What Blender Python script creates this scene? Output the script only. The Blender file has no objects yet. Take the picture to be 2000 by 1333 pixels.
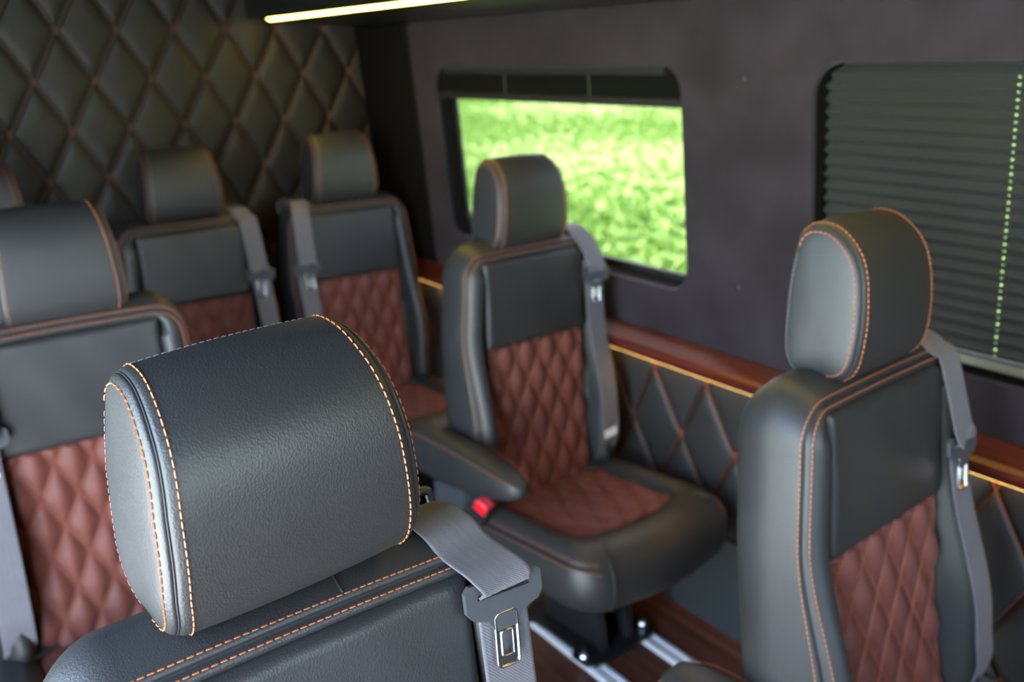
import bpy, math, random
import numpy as np
from mathutils import Matrix, Vector
from mathutils.geometry import tessellate_polygon

random.seed(4)
rng = np.random.default_rng(7)
scene = bpy.context.scene
COL = scene.collection

# ------------------------------------------------------------------ camera
EYE = 1.4505                      # camera height above the van floor
cam_data = bpy.data.cameras.new('camera')
cam = bpy.data.objects.new('camera', cam_data)
COL.objects.link(cam)
cam_data.sensor_width = 36.0
cam_data.lens = 32.4
cam_data.clip_start = 0.02
cam_data.clip_end = 400
rt, up, bk = (0.8142, -0.5799, -0.0257), (0.1929, 0.2285, 0.9542), (-0.5475, -0.7820, 0.2979)
cam.matrix_world = Matrix(((rt[0], up[0], bk[0], 0), (rt[1], up[1], bk[1], 0), (rt[2], up[2], bk[2], EYE), (0, 0, 0, 1)))
cam_data.dof.use_dof = True
cam_data.dof.focus_distance = 0.74
cam_data.dof.aperture_fstop = 5.0
scene.camera = cam

# ------------------------------------------------------------------ world, sun, exposure
world = bpy.data.worlds.new('world')
scene.world = world
world.use_nodes = True
wn = world.node_tree.nodes
wn.clear()
sky = wn.new('ShaderNodeTexSky')
sky.sky_type = 'NISHITA'
sky.sun_disc = False
sky.sun_elevation = math.radians(48)
sky.sun_rotation = math.radians(20)
sky.air_density = 1.0
sky.dust_density = 2.5
bg = wn.new('ShaderNodeBackground')
bg.inputs['Strength'].default_value = 8.5
wo = wn.new('ShaderNodeOutputWorld')
hz = wn.new('ShaderNodeMix')            # thin bright haze over the blue
hz.data_type = 'RGBA'
hz.inputs[0].default_value = 0.5
hz.inputs[7].default_value = (0.55, 0.55, 0.55, 1)
world.node_tree.links.new(sky.outputs[0], hz.inputs[6])
world.node_tree.links.new(hz.outputs[2], bg.inputs[0])
world.node_tree.links.new(bg.outputs[0], wo.inputs[0])

sun_data = bpy.data.lights.new('sun', 'SUN')
sun_data.energy = 80.0
sun_data.angle = math.radians(1.0)
sun_data.color = (1.0, 0.97, 0.93)
sun = bpy.data.objects.new('sun', sun_data)
COL.objects.link(sun)
sun.rotation_euler = Vector((0.15, -0.65, -0.75)).to_track_quat('-Z', 'Y').to_euler()
sun.location = (2, 6, 8)

scene.view_settings.view_transform = 'Standard'
scene.view_settings.look = 'None'
scene.view_settings.gamma = 1.0
scene.view_settings.use_curve_mapping = False
scene.view_settings.exposure = 0.14
scene.cycles.use_denoising = True
scene.cycles.max_bounces = 10
scene.cycles.transparent_max_bounces = 12
scene.cycles.caustics_reflective = False
scene.cycles.caustics_refractive = False

# ------------------------------------------------------------------ materials
def new_mat(name):
    m = bpy.data.materials.new(name)
    m.use_nodes = True
    nt = m.node_tree
    b = nt.nodes['Principled BSDF']
    return m, nt, b

def simple(name, col, rough=0.5, metal=0.0, spec=0.5, emit=None, estr=0.0, sheen=0.0):
    m, nt, b = new_mat(name)
    # tiny procedural variation so that nothing is perfectly even
    tc = nt.nodes.new('ShaderNodeTexCoord')
    nz = nt.nodes.new('ShaderNodeTexNoise')
    nz.inputs['Scale'].default_value = 35.0
    nz.inputs['Detail'].default_value = 4.0
    nt.links.new(tc.outputs['Object'], nz.inputs['Vector'])
    cr = nt.nodes.new('ShaderNodeValToRGB')
    cr.color_ramp.elements[0].color = (col[0]*0.85, col[1]*0.85, col[2]*0.85, 1)
    cr.color_ramp.elements[1].color = (min(1, col[0]*1.15), min(1, col[1]*1.15), min(1, col[2]*1.15), 1)
    nt.links.new(nz.outputs['Fac'], cr.inputs['Fac'])
    nt.links.new(cr.outputs['Color'], b.inputs['Base Color'])
    b.inputs['Roughness'].default_value = rough
    b.inputs['Metallic'].default_value = metal
    b.inputs['Specular IOR Level'].default_value = spec
    b.inputs['Sheen Weight'].default_value = sheen
    if emit:
        b.inputs['Emission Color'].default_value = (*emit, 1)
        b.inputs['Emission Strength'].default_value = estr
    return m

def leather(name, col, rough=0.42, scale=620.0, bump=0.35, sheen=0.0, spec=0.5):
    m, nt, b = new_mat(name)
    tc = nt.nodes.new('ShaderNodeTexCoord')
    vo = nt.nodes.new('ShaderNodeTexVoronoi')
    vo.feature = 'F1'
    vo.inputs['Scale'].default_value = scale
    nw = nt.nodes.new('ShaderNodeTexNoise')
    nw.inputs['Scale'].default_value = scale*0.55
    nw.inputs['Detail'].default_value = 3
    nl = nt.nodes.new('ShaderNodeTexNoise')
    nl.inputs['Scale'].default_value = 9.0
    nl.inputs['Detail'].default_value = 5
    mp = nt.nodes.new('ShaderNodeMapping')
    mp.inputs['Scale'].default_value = (1.0, 1.0, 0.7)
    nt.links.new(tc.outputs['Object'], mp.inputs['Vector'])
    for n in (vo, nw):
        nt.links.new(mp.outputs['Vector'], n.inputs['Vector'])
    nt.links.new(tc.outputs['Object'], nl.inputs['Vector'])
    add = nt.nodes.new('ShaderNodeMath'); add.operation = 'ADD'
    nt.links.new(vo.outputs['Distance'], add.inputs[0])
    nt.links.new(nw.outputs['Fac'], add.inputs[1])
    bp = nt.nodes.new('ShaderNodeBump')
    bp.inputs['Strength'].default_value = bump
    bp.inputs['Distance'].default_value = 0.0006
    nt.links.new(add.outputs[0], bp.inputs['Height'])
    nt.links.new(bp.outputs['Normal'], b.inputs['Normal'])
    cr = nt.nodes.new('ShaderNodeValToRGB')
    cr.color_ramp.elements[0].color = (col[0]*0.8, col[1]*0.8, col[2]*0.8, 1)
    cr.color_ramp.elements[1].color = (col[0]*1.2, col[1]*1.2, col[2]*1.2, 1)
    nt.links.new(nl.outputs['Fac'], cr.inputs['Fac'])
    nt.links.new(cr.outputs['Color'], b.inputs['Base Color'])
    rr = nt.nodes.new('ShaderNodeMapRange')
    rr.inputs['To Min'].default_value = rough-0.06
    rr.inputs['To Max'].default_value = rough+0.06
    nt.links.new(nl.outputs['Fac'], rr.inputs['Value'])
    nt.links.new(rr.outputs['Result'], b.inputs['Roughness'])
    b.inputs['Specular IOR Level'].default_value = spec
    b.inputs['Sheen Weight'].default_value = sheen
    b.inputs['Sheen Roughness'].default_value = 0.4
    return m

def wood(name, c1, c2, rough, stretch, rand=False, coat=0.0):
    m, nt, b = new_mat(name)
    tc = nt.nodes.new('ShaderNodeTexCoord')
    mp = nt.nodes.new('ShaderNodeMapping')
    mp.inputs['Scale'].default_value = stretch
    nt.links.new(tc.outputs['Object'], mp.inputs['Vector'])
    src = mp.outputs['Vector']
    oi = nt.nodes.new('ShaderNodeObjectInfo')
    if rand:
        va = nt.nodes.new('ShaderNodeVectorMath'); va.operation = 'ADD'
        sc = nt.nodes.new('ShaderNodeMath'); sc.operation = 'MULTIPLY'; sc.inputs[1].default_value = 37.0
        nt.links.new(oi.outputs['Random'], sc.inputs[0])
        nt.links.new(src, va.inputs[0]); nt.links.new(sc.outputs[0], va.inputs[1])
        src = va.outputs[0]
    nz = nt.nodes.new('ShaderNodeTexNoise')
    nz.inputs['Scale'].default_value = 1.0
    nz.inputs['Detail'].default_value = 7
    nz.inputs['Roughness'].default_value = 0.62
    nz.inputs['Distortion'].default_value = 0.6
    nt.links.new(src, nz.inputs['Vector'])
    cr = nt.nodes.new('ShaderNodeValToRGB')
    cr.color_ramp.elements[0].position = 0.33
    cr.color_ramp.elements[1].position = 0.68
    cr.color_ramp.elements[0].color = (*c1, 1)
    cr.color_ramp.elements[1].color = (*c2, 1)
    nt.links.new(nz.outputs['Fac'], cr.inputs['Fac'])
    nt.links.new(cr.outputs['Color'], b.inputs['Base Color'])
    b.inputs['Roughness'].default_value = rough
    b.inputs['Coat Weight'].default_value = coat
    b.inputs['Coat Roughness'].default_value = 0.12
    return m

def suede(name, c1, c2):
    m, nt, b = new_mat(name)
    tc = nt.nodes.new('ShaderNodeTexCoord')
    nz = nt.nodes.new('ShaderNodeTexNoise')
    nz.inputs['Scale'].default_value = 7.0
    nz.inputs['Detail'].default_value = 8
    nf = nt.nodes.new('ShaderNodeTexNoise')
    nf.inputs['Scale'].default_value = 900
    for n in (nz, nf):
        nt.links.new(tc.outputs['Object'], n.inputs['Vector'])
    cr = nt.nodes.new('ShaderNodeValToRGB')
    cr.color_ramp.elements[0].position = 0.3
    cr.color_ramp.elements[1].position = 0.72
    cr.color_ramp.elements[0].color = (*c1, 1)
    cr.color_ramp.elements[1].color = (*c2, 1)
    nt.links.new(nz.outputs['Fac'], cr.inputs['Fac'])
    nt.links.new(cr.outputs['Color'], b.inputs['Base Color'])
    bp = nt.nodes.new('ShaderNodeBump')
    bp.inputs['Strength'].default_value = 0.3
    bp.inputs['Distance'].default_value = 0.0005
    nt.links.new(nf.outputs['Fac'], bp.inputs['Height'])
    nt.links.new(bp.outputs['Normal'], b.inputs['Normal'])
    b.inputs['Roughness'].default_value = 0.92
    b.inputs['Specular IOR Level'].default_value = 0.2
    b.inputs['Sheen Weight'].default_value = 0.15
    b.inputs['Sheen Roughness'].default_value = 0.5
    b.inputs['Sheen Tint'].default_value = (0.75, 0.68, 0.8, 1)
    return m

def glass_tint(name, tint):
    m = bpy.data.materials.new(name)
    m.use_nodes = True
    nt = m.node_tree
    nt.nodes.clear()
    out = nt.nodes.new('ShaderNodeOutputMaterial')
    tr = nt.nodes.new('ShaderNodeBsdfTransparent')
    tr.inputs['Color'].default_value = (*tint, 1)
    gl = nt.nodes.new('ShaderNodeBsdfGlossy')
    gl.inputs['Roughness'].default_value = 0.02
    fr = nt.nodes.new('ShaderNodeMapRange')
    lw_ = nt.nodes.new('ShaderNodeLayerWeight')
    fr.inputs['From Min'].default_value = 0.4
    fr.inputs['To Min'].default_value = 0.04
    fr.inputs['To Max'].default_value = 0.35
    nt.links.new(lw_.outputs['Facing'], fr.inputs['Value'])
    mx = nt.nodes.new('ShaderNodeMixShader')
    nt.links.new(fr.outputs[0], mx.inputs[0])
    nt.links.new(tr.outputs[0], mx.inputs[1])
    nt.links.new(gl.outputs[0], mx.inputs[2])
    nt.links.new(mx.outputs[0], out.inputs[0])
    return m

def grass_mat(name, c1, c2, c3, scale):
    m, nt, b = new_mat(name)
    tc = nt.nodes.new('ShaderNodeTexCoord')
    nz = nt.nodes.new('ShaderNodeTexNoise')
    nz.inputs['Scale'].default_value = scale
    nz.inputs['Detail'].default_value = 9
    nz.inputs['Roughness'].default_value = 0.7
    nt.links.new(tc.outputs['Object'], nz.inputs['Vector'])
    cr = nt.nodes.new('ShaderNodeValToRGB')
    cr.color_ramp.elements[0].position = 0.34
    cr.color_ramp.elements[1].position = 0.66
    cr.color_ramp.elements[0].color = (*c1, 1)
    cr.color_ramp.elements[1].color = (*c3, 1)
    e = cr.color_ramp.elements.new(0.48)
    e.color = (*c2, 1)
    nt.links.new(nz.outputs['Fac'], cr.inputs['Fac'])
    nt.links.new(cr.outputs['Color'], b.inputs['Base Color'])
    b.inputs['Roughness'].default_value = 0.8
    b.inputs['Specular IOR Level'].default_value = 0.2
    return m

M = {}
M['leather'] = leather('black_leather', (0.023, 0.023, 0.0235), 0.46)
M['wall_leather'] = leather('wall_leather', (0.014, 0.0108, 0.0085), 0.52, 400, 0.2, 0.0, 0.35)
M['brown'] = leather('brown_quilted_leather', (0.128, 0.037, 0.027), 0.58, 700, 0.4, 0.1, 0.3)
M['orange'] = simple('orange_thread', (0.43, 0.125, 0.042), 0.55)
M['rust'] = simple('rust_thread', (0.30, 0.075, 0.03), 0.6)
M['wall_thread'] = simple('brown_thread', (0.23, 0.09, 0.048), 0.65)
M['grey_thread'] = simple('grey_thread', (0.22, 0.20, 0.21), 0.6)
M['dark_thread'] = simple('dark_thread', (0.01, 0.01, 0.012), 0.6)
M['webbing'] = simple('grey_webbing', (0.11, 0.102, 0.115), 0.62, sheen=0.1)
_nt = M['webbing'].node_tree                      # woven ridges across the strap
_wv = _nt.nodes.new('ShaderNodeTexWave'); _wv.wave_type = 'BANDS'; _wv.bands_direction = 'DIAGONAL'
_wv.inputs['Scale'].default_value = 190.0; _wv.inputs['Distortion'].default_value = 1.5
_tc = _nt.nodes.new('ShaderNodeTexCoord'); _bp = _nt.nodes.new('ShaderNodeBump')
_bp.inputs['Strength'].default_value = 0.35; _bp.inputs['Distance'].default_value = 0.0005
_nt.links.new(_tc.outputs['Object'], _wv.inputs['Vector']); _nt.links.new(_wv.outputs['Fac'], _bp.inputs['Height'])
_nt.links.new(_bp.outputs['Normal'], _nt.nodes['Principled BSDF'].inputs['Normal'])
M['plastic'] = simple('black_plastic', (0.016, 0.017, 0.018), 0.38)
M['grey_plastic'] = simple('dark_grey_plastic', (0.055, 0.058, 0.065), 0.36)
M['chrome'] = simple('chrome', (0.75, 0.77, 0.8), 0.16, 1.0)
M['steel'] = simple('dull_steel', (0.5, 0.51, 0.53), 0.35, 1.0)
M['alu'] = simple('aluminium', (0.85, 0.86, 0.9), 0.45, 0.25)
M['black_metal'] = simple('black_painted_metal', (0.012, 0.012, 0.013), 0.35)
M['red'] = simple('red_button', (0.75, 0.012, 0.02), 0.35)
M['white_tag'] = simple('white_tag', (0.75, 0.75, 0.78), 0.6)
M['suede'] = suede('plum_suede', (0.0125, 0.0095, 0.0125), (0.025, 0.0195, 0.026))
M['headliner'] = simple('dark_headliner', (0.0055, 0.0045, 0.0045), 0.95, spec=0.08)
M['ledge'] = wood('mahogany', (0.045, 0.007, 0.004), (0.120, 0.018, 0.010), 0.30, (60, 2.5, 60), coat=0.5)
M['plank'] = wood('walnut_plank', (0.035, 0.012, 0.008), (0.150, 0.055, 0.034), 0.42, (55, 2.2, 55), True)
M['kick'] = simple('grey_kick_panel', (0.028, 0.032, 0.036), 0.6)
M['soffit'] = simple('black_gloss_soffit', (0.010, 0.011, 0.009), 0.32)
M['led'] = simple('led_yellow', (1.0, 0.9, 0.5), 0.5, emit=(1.0, 0.70, 0.11), estr=22.0)
M['led_low'] = simple('led_amber', (1.0, 0.8, 0.4), 0.5, emit=(1.0, 0.56, 0.13), estr=9.0)
M['rubber'] = simple('black_rubber', (0.008, 0.008, 0.008), 0.6)
M['blind'] = simple('grey_pleated_fabric', (0.018, 0.0205, 0.020), 0.8)
M['blind_rail'] = simple('blind_bottom_rail', (0.12, 0.115, 0.09), 0.45)
M['cord'] = simple('cord_and_hole_light', (0.05, 0.06, 0.04), 0.7)  # olive tone paints the dim light through the folded blind's holes
M['glass'] = glass_tint('tinted_glass', (0.32, 0.32, 0.335))
M['field'] = grass_mat('field_grass', (0.22, 0.38, 0.06), (0.32, 0.50, 0.10), (0.42, 0.60, 0.17), 1.6)
M['blades'] = grass_mat('grass_blades', (0.24, 0.40, 0.06), (0.34, 0.52, 0.11), (0.46, 0.63, 0.19), 3.0)
M['bounce_asphalt'] = simple('pale_bounce_pavement', (0.40, 0.41, 0.425), 0.85)  # pale grey of the added ground that bounces light into the door
M['body'] = simple('grey_inner_body', (0.03, 0.03, 0.032), 0.7)

# ------------------------------------------------------------------ mesh helpers
def mk_mesh(name, verts, faces, mat, smooth=True):
    me = bpy.data.meshes.new(name)
    me.from_pydata([tuple(map(float, v)) for v in verts], [], [tuple(int(i) for i in f) for f in faces])
    me.materials.append(mat)
    if smooth:
        me.polygons.foreach_set('use_smooth', [True]*len(me.polygons))
    me.update()
    return me

def link(name, me, parent=None, loc=(0, 0, 0), rot=(0, 0, 0), **props):
    o = bpy.data.objects.new(name, me)
    COL.objects.link(o)
    o.parent = parent
    o.location = loc
    o.rotation_euler = rot
    for k, v in props.items():
        o[k] = v
    return o

def empty(name, loc, rot=(0, 0, 0), **props):
    o = link(name, None, None, loc, rot, **props)
    o.empty_display_size = 0.1
    return o

class MB:
    """collects vertices and faces of one mesh"""
    def __init__(self):
        self.v, self.f = [], []
    def add(self, vs, fs):
        n = len(self.v)
        self.v += [tuple(map(float, p)) for p in vs]
        self.f += [tuple(i+n for i in f) for f in fs]
        return self
    def box(self, x0, x1, y0, y1, z0, z1, ch=0.0):
        if ch <= 0:
            vs = [(x, y, z) for z in (z0, z1) for y in (y0, y1) for x in (x0, x1)]
            fs = [(0, 2, 3, 1), (4, 5, 7, 6), (0, 1, 5, 4), (2, 6, 7, 3), (0, 4, 6, 2), (1, 3, 7, 5)]
            return self.add(vs, fs)
        def rect(i, z):
            c = ch
            a0, a1, b0, b1 = x0+i, x1-i, y0+i, y1-i
            return [(a0+c, b0, z), (a1-c, b0, z), (a1, b0+c, z), (a1, b1-c, z), (a1-c, b1, z), (a0+c, b1, z), (a0, b1-c, z), (a0, b0+c, z)]
        return self.loft([rect(ch*0.8, z0), rect(0, z0+ch), rect(0, z1-ch), rect(ch*0.8, z1)])
    def loft(self, rings, closed=True, cap0=True, cap1=True):
        n = len(rings[0])
        vs = [p for r in rings for p in r]
        fs = []
        for i in range(len(rings)-1):
            for j in range(n if closed else n-1):
                k = (j+1) % n
                fs.append((i*n+j, i*n+k, (i+1)*n+k, (i+1)*n+j))
        if cap0: fs.append(tuple(range(n))[::-1])
        if cap1: fs.append(tuple((len(rings)-1)*n+j for j in range(n)))
        return self.add(vs, fs)
    def tube(self, pts, r, n=8, caps=True):
        pts = [np.array(p, float) for p in pts]
        rings = []
        prev = None
        for i, p in enumerate(pts):
            t = pts[min(i+1, len(pts)-1)] - pts[max(i-1, 0)]
            t /= np.linalg.norm(t)+1e-12
            a = prev if prev is not None else (np.array([0, 0, 1.0]) if abs(t[2]) < 0.9 else np.array([1.0, 0, 0]))
            a = a - t*(a@t); a /= np.linalg.norm(a)+1e-12
            b = np.cross(t, a); prev = a
            rr = r[i] if hasattr(r, '__len__') else r
            rings.append([p+rr*(a*math.cos(q)+b*math.sin(q)) for q in np.linspace(0, 2*math.pi, n, endpoint=False)])
        return self.loft(rings, True, caps, caps)
    def dash(self, p, q, nrm, w, h):
        """one stitch: a small lozenge bar from p to q lying on a surface with normal nrm"""
        p, q, nrm = np.array(p, float), np.array(q, float), np.array(nrm, float)
        t = q-p; L = np.linalg.norm(t)
        if L < 1e-6: return self
        t /= L
        s = np.cross(nrm, t); s /= np.linalg.norm(s)+1e-12
        nn = np.cross(t, s)
        ring = lambda c, k: [c+s*w*k*0.5, c+nn*h*k, c-s*w*k*0.5, c-nn*h*0.4*k]
        m1, m2 = p+t*L*0.18+nn*h*0.25, q-t*L*0.18+nn*h*0.25
        return self.loft([ring(p-nn*h*0.3, .45), ring(m1, 1), ring(m2, 1), ring(q-nn*h*0.3, .45)])
    def mesh(self, name, mat, smooth=True):
        return mk_mesh(name, self.v, self.f, mat, smooth)

def resample(pts, step=None, n=None, closed=False):
    P = np.array(pts, float)
    if closed: P = np.vstack([P, P[:1]])
    d = np.r_[0, np.cumsum(np.linalg.norm(np.diff(P, axis=0), axis=1))]
    if n is None: n = max(2, int(round(d[-1]/step))+1)
    s = np.linspace(0, d[-1], n, endpoint=not closed)
    return np.stack([np.interp(s, d, P[:, k]) for k in range(P.shape[1])], 1)

def spline(ctrl, n=24, closed=False):
    P = np.array(ctrl, float); out = []
    N = len(P)
    for i in range(N if closed else N-1):
        g = lambda k: P[k % N] if closed else P[min(max(k, 0), N-1)]
        p0, p1, p2, p3 = g(i-1), g(i), g(i+1), g(i+2)
        for t in np.linspace(0, 1, n, endpoint=False):
            out.append(0.5*((2*p1)+(-p0+p2)*t+(2*p0-5*p1+4*p2-p3)*t*t+(-p0+3*p1-3*p2+p3)*t**3))
    if not closed: out.append(P[-1])
    return np.array(out)

def stitch_line(mb, pts, nrms, pitch=0.0075, w=0.0015, h=0.0009, gap=0.2):
    """dashes along a polyline; nrms one normal per point or a single normal"""
    P = np.array(pts, float)
    N = np.array(nrms, float)
    if N.ndim == 1: N = np.repeat(N[None], len(P), 0)
    d = np.r_[0, np.cumsum(np.linalg.norm(np.diff(P, axis=0), axis=1))]
    k = int(d[-1]/pitch)
    at = lambda s: np.array([np.interp(s, d, P[:, j]) for j in range(3)])
    an = lambda s: np.array([np.interp(s, d, N[:, j]) for j in range(3)])
    for i in range(k):
        s0, s1 = i*pitch, (i+1-gap)*pitch
        mb.dash(at(s0), at(s1), an((s0+s1)/2), w, h)

CACHE = {}
def cached(key, fn):
    if key not in CACHE: CACHE[key] = fn()
    return CACHE[key]

# ------------------------------------------------------------------ quilting relief
def smooth01(x):
    x = np.clip(x, 0, 1); return x*x*(3-2*x)
def quilt(u, w, a, b, flat=0.15):
    s1, s2 = u/a+w/b, u/a-w/b
    g = 1.0
    for s in (s1, s2):
        d = np.abs(s-np.round(s))*2
        g = g*np.sin(np.clip((d-flat)/(1-flat), 0, 1)*math.pi/2)**0.75
    return g

# ================================================================== STRUCTURE
LEAN = 0.087
NRM = np.array([-1.0, 0, -LEAN]); NRM /= np.linalg.norm(NRM)
def wp(y, zc, off=0.0):
    """point of the leaning right-hand wall; zc is height relative to the eye, off > 0 into the van"""
    return np.array([1.5-LEAN*zc, y, zc+EYE]) + NRM*off

Y0, Y1 = -1.6, 3.0
XL = -0.52
ROOF = 1.86

# ground and grass outside
g = MB()
nx, ny = 60, 60
xs, ys = np.linspace(-90, 90, nx), np.linspace(-90, 90, ny)
vv = [(x, y, -0.58+0.10*math.sin(x*0.31+1)*math.cos(y*0.23)*min(1, max(0, (abs(x)-3)/6))) for y in ys for x in xs]
ff = [(j*nx+i, j*nx+i+1, (j+1)*nx+i+1, (j+1)*nx+i) for j in range(ny-1) for i in range(nx-1)]
g.add(vv, ff)
link('ground', g.mesh('ground', M['field']), kind='structure', label='bright green meadow outside the side window')
link('bounce_pavement', MB().box(-14, 2.3, -60, 60, -0.60, -0.46).mesh('bounce_pavement', M['bounce_asphalt'], False), kind='structure', label='unseen grey ground added outside the van to bounce neutral light')  # out of view, added for neutral bounce light on the seats
tuft = MB()
for _ in range(11000):
    X = 4.5+24*rng.random()**1.4
    Yc = X*(0.85+0.95*rng.random())
    sz = 0.07+0.13*rng.random()
    for b in range(5):
        a = rng.random()*6.283
        dx, dy = math.cos(a)*sz*0.55, math.sin(a)*sz*0.55
        wx, wy = -math.sin(a)*0.018*(1+X*0.04), math.cos(a)*0.018*(1+X*0.04)
        base = np.array([X, Yc, -0.62])
        tuft.add([base+(wx, wy, 0), base-(wx, wy, 0), base+(dx*0.5-wx, dy*0.5-wy, sz*0.75), base+(dx*0.5+wx, dy*0.5+wy, sz*0.75), base+(dx, dy, sz)],
                 [(0, 1, 2, 3), (3, 2, 4)])
link('grass', tuft.mesh('grass', M['blades'], False), kind='stuff', label='tall bright green grass growing outside the side window', category='grass')

# floor of planks
fl = MB().box(XL, 1.66, Y0, Y1, -0.05, -0.012)
floor = link('floor', fl.mesh('floor', M['body'], False), kind='structure', label='dark wood plank floor of the van')
pw = 0.105
x = XL
pm = {}
lens_ = [1.15, 0.95, 1.3, 1.2]
row = 0
while x < 1.62:
    w_ = min(pw, 1.626-x)
    y = Y0
    k = row
    while y < Y1:
        L = min(lens_[k % 4], Y1-y)
        key = (round(w_, 4), round(L, 4))
        if key not in pm:
            pm[key] = MB().box(0.0006, w_-0.0006, 0.0006, L-0.0006, -0.0119, 0, 0.0012).mesh('plank', M['plank'], False)
        link('plank', pm[key], floor, (x, y, 0))
        y += L; k += 1
    x += pw; row += 1

# right wall: suede panel with two rounded window openings
def rrect(y0, y1, z0, z1, r, n=8):
    pts = []
    for cy, cz, a0 in ((y1-r, z1-r, 0), (y0+r, z1-r, 90), (y0+r, z0+r, 180), (y1-r, z0+r, 270)):
        for a in np.linspace(a0, a0+90, n+1):
            pts.append((cy+r*math.cos(math.radians(a)), cz+r*math.sin(math.radians(a))))
    return pts
HOLES = [(1.485, 2.53, -0.553, -0.033), (0.095, 1.142, -0.572, -0.030)]
ZT, ZB = 0.115, -0.69
outer = [(Y0, ZB), (Y1+0.045, ZB), (Y1+0.045, ZT), (Y0, ZT)]
holes = [rrect(*h, 0.062) for h in HOLES]
loops = [outer]+holes
tris = tessellate_polygon([[Vector((p[0], p[1], 0)) for p in L] for L in loops])
flat = [p for L in loops for p in L]
wm = MB()
wm.add([wp(p[0], p[1]) for p in flat], [tuple(t) for t in tris])
surrounds = []
for h in holes:      # rolled edge and reveal of each opening
    c = np.mean(h, 0)
    rg = lambda off, s: [wp(p[0]-np.sign(p[0]-c[0])*s, p[1]-np.sign(p[1]-c[1])*s, off) for p in h]
    wm.loft([rg(0.0, 0.0), rg(-0.004, 0.0015), rg(-0.012, 0.002)], True, False, False)
    surrounds.append(MB().loft([rg(-0.011, 0.0), rg(-0.011, 0.003), rg(-0.064, 0.003), rg(-0.064, 0.0)], True, False, False))
wall_right = link('wall_right', wm.mesh('wall_right', M['suede'], False), kind='structure', label='plum suede side wall with two rounded window openings')

def ring_frame(hole, w_out, w_in, off0, off1, mat, name, parent):
    c = np.array([(hole[0]+hole[1])/2, (hole[2]+hole[3])/2])
    o = rrect(hole[0]-w_out, hole[1]+w_out, hole[2]-w_out, hole[3]+w_out, 0.065+w_out)
    i = rrect(hole[0]+w_in, hole[1]-w_in, hole[2]+w_in, hole[3]-w_in, 0.05)
    mb = MB()
    R4 = [[wp(*p, off1) for p in o], [wp(*p, off0) for p in o], [wp(*p, off0) for p in i], [wp(*p, off1) for p in i]]
    R4.append(R4[0])
    mb.loft(R4, True, False, False)
    return link(name, mb.mesh(name, mat, False), parent)
for k, h in enumerate(HOLES):
    pane = rrect(h[0]-0.01, h[1]+0.01, h[2]-0.01, h[3]+0.01, 0.06)
    mb = MB()
    mb.loft([[wp(*p, -0.066) for p in pane], [wp(*p, -0.070) for p in pane]])
    win = empty('window_%d' % (k+1), wp((h[0]+h[1])/2, h[2], -0.07), kind='structure',
                label=['uncovered side window looking out on green meadow', 'side window behind the closed grey pleated blind'][k])
    inv = Matrix.Translation(win.location).inverted()
    for o in (link('pane', mb.mesh('pane', M['glass'], False), win), link('window_surround', surrounds[k].mesh('window_surround', M['headliner'], False), win), ring_frame(h, 0.012, 0.022, -0.054, -0.064, M['rubber'], 'window_frame', win)):
        o.matrix_parent_inverse = inv

# lower quilted side panel, under the ledge, child of the wall
def clip_poly(poly, x0, x1, y0, y1):
    def cl(P, f, inter):
        out = []
        for i in range(len(P)):
            a, b = P[i-1], P[i]
            if f(b):
                if not f(a): out.append(inter(a, b))
                out.append(b)
            elif f(a): out.append(inter(a, b))
        return out
    def ix(v, k):
        def g_(a, b):
            t = (v-a[k])/(b[k]-a[k]); return (a[0]+t*(b[0]-a[0]), a[1]+t*(b[1]-a[1]))
        return g_
    for f, k, v in ((lambda p: p[0] >= x0, 0, x0), (lambda p: p[0] <= x1, 0, x1), (lambda p: p[1] >= y0, 1, y0), (lambda p: p[1] <= y1, 1, y1)):
        if len(poly) < 3: return []
        poly = cl(poly, f, ix(v, k))
    return poly
def pad_rings(poly, place, puff, gap):
    """puffed pad over a convex polygon; place(a, b, h) gives the 3D point"""
    P = resample(poly, n=max(24, 8*len(poly)), closed=True)
    c = P.mean(0)
    rad = np.linalg.norm(P-c, axis=1).mean()
    rings = []
    for s, h in ((1-gap/rad, -0.2), (1-gap*1.15/rad, 0.12), (0.94, 0.38), (0.86, 0.62), (0.70, 0.85), (0.45, 0.97), (0.15, 1.0)):
        rings.append([place(*(c+(p-c)*s), puff*h) for p in P])
    return MB().loft(rings, True, False, True)
def lattice(x0, x1, y0, y1, dx, dy, ox, oy):
    """diamonds (dx wide, dy tall); one crossing at (ox, oy)"""
    out = []
    for j in range(math.floor((y0-oy)/(dy/2))-2, math.ceil((y1-oy)/(dy/2))+3):
        for i in range(math.floor((x0-ox)/dx)-2, math.ceil((x1-ox)/dx)+3):
            cx = ox+(i+0.5*(j % 2))*dx
            cy = oy+(j+1)*dy/2
            # crossing (cx, oy + j dy/2) is the bottom tip of the diamond centred on cy
            poly = clip_poly([(cx, cy-dy/2), (cx+dx/2, cy), (cx, cy+dy/2), (cx-dx/2, cy)], x0, x1, y0, y1)
            if len(poly) >= 3:
                A = 0.5*abs(sum(poly[q-1][0]*poly[q][1]-poly[q][0]*poly[q-1][1] for q in range(len(poly))))
                if A > 0.06*dx*dy/2: out.append(poly)
    return out
def seam_lines(x0, x1, y0, y1, dx, dy, ox, oy):
    segs = []
    sl = dy/dx
    for sg in (1, -1):
        for k in range(-60, 60):
            c = (oy-sg*sl*ox)+k*dy
            pts = []
            for X in (x0, x1):
                Yv = sg*sl*X+c
                if y0 <= Yv <= y1: pts.append((X, Yv))
            for Yv in (y0, y1):
                X = (Yv-c)/(sg*sl)
                if x0 < X < x1: pts.append((X, Yv))
            if len(pts) >= 2 and math.dist(pts[0], pts[1]) > 0.02: segs.append((pts[0], pts[1]))
    return segs
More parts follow.
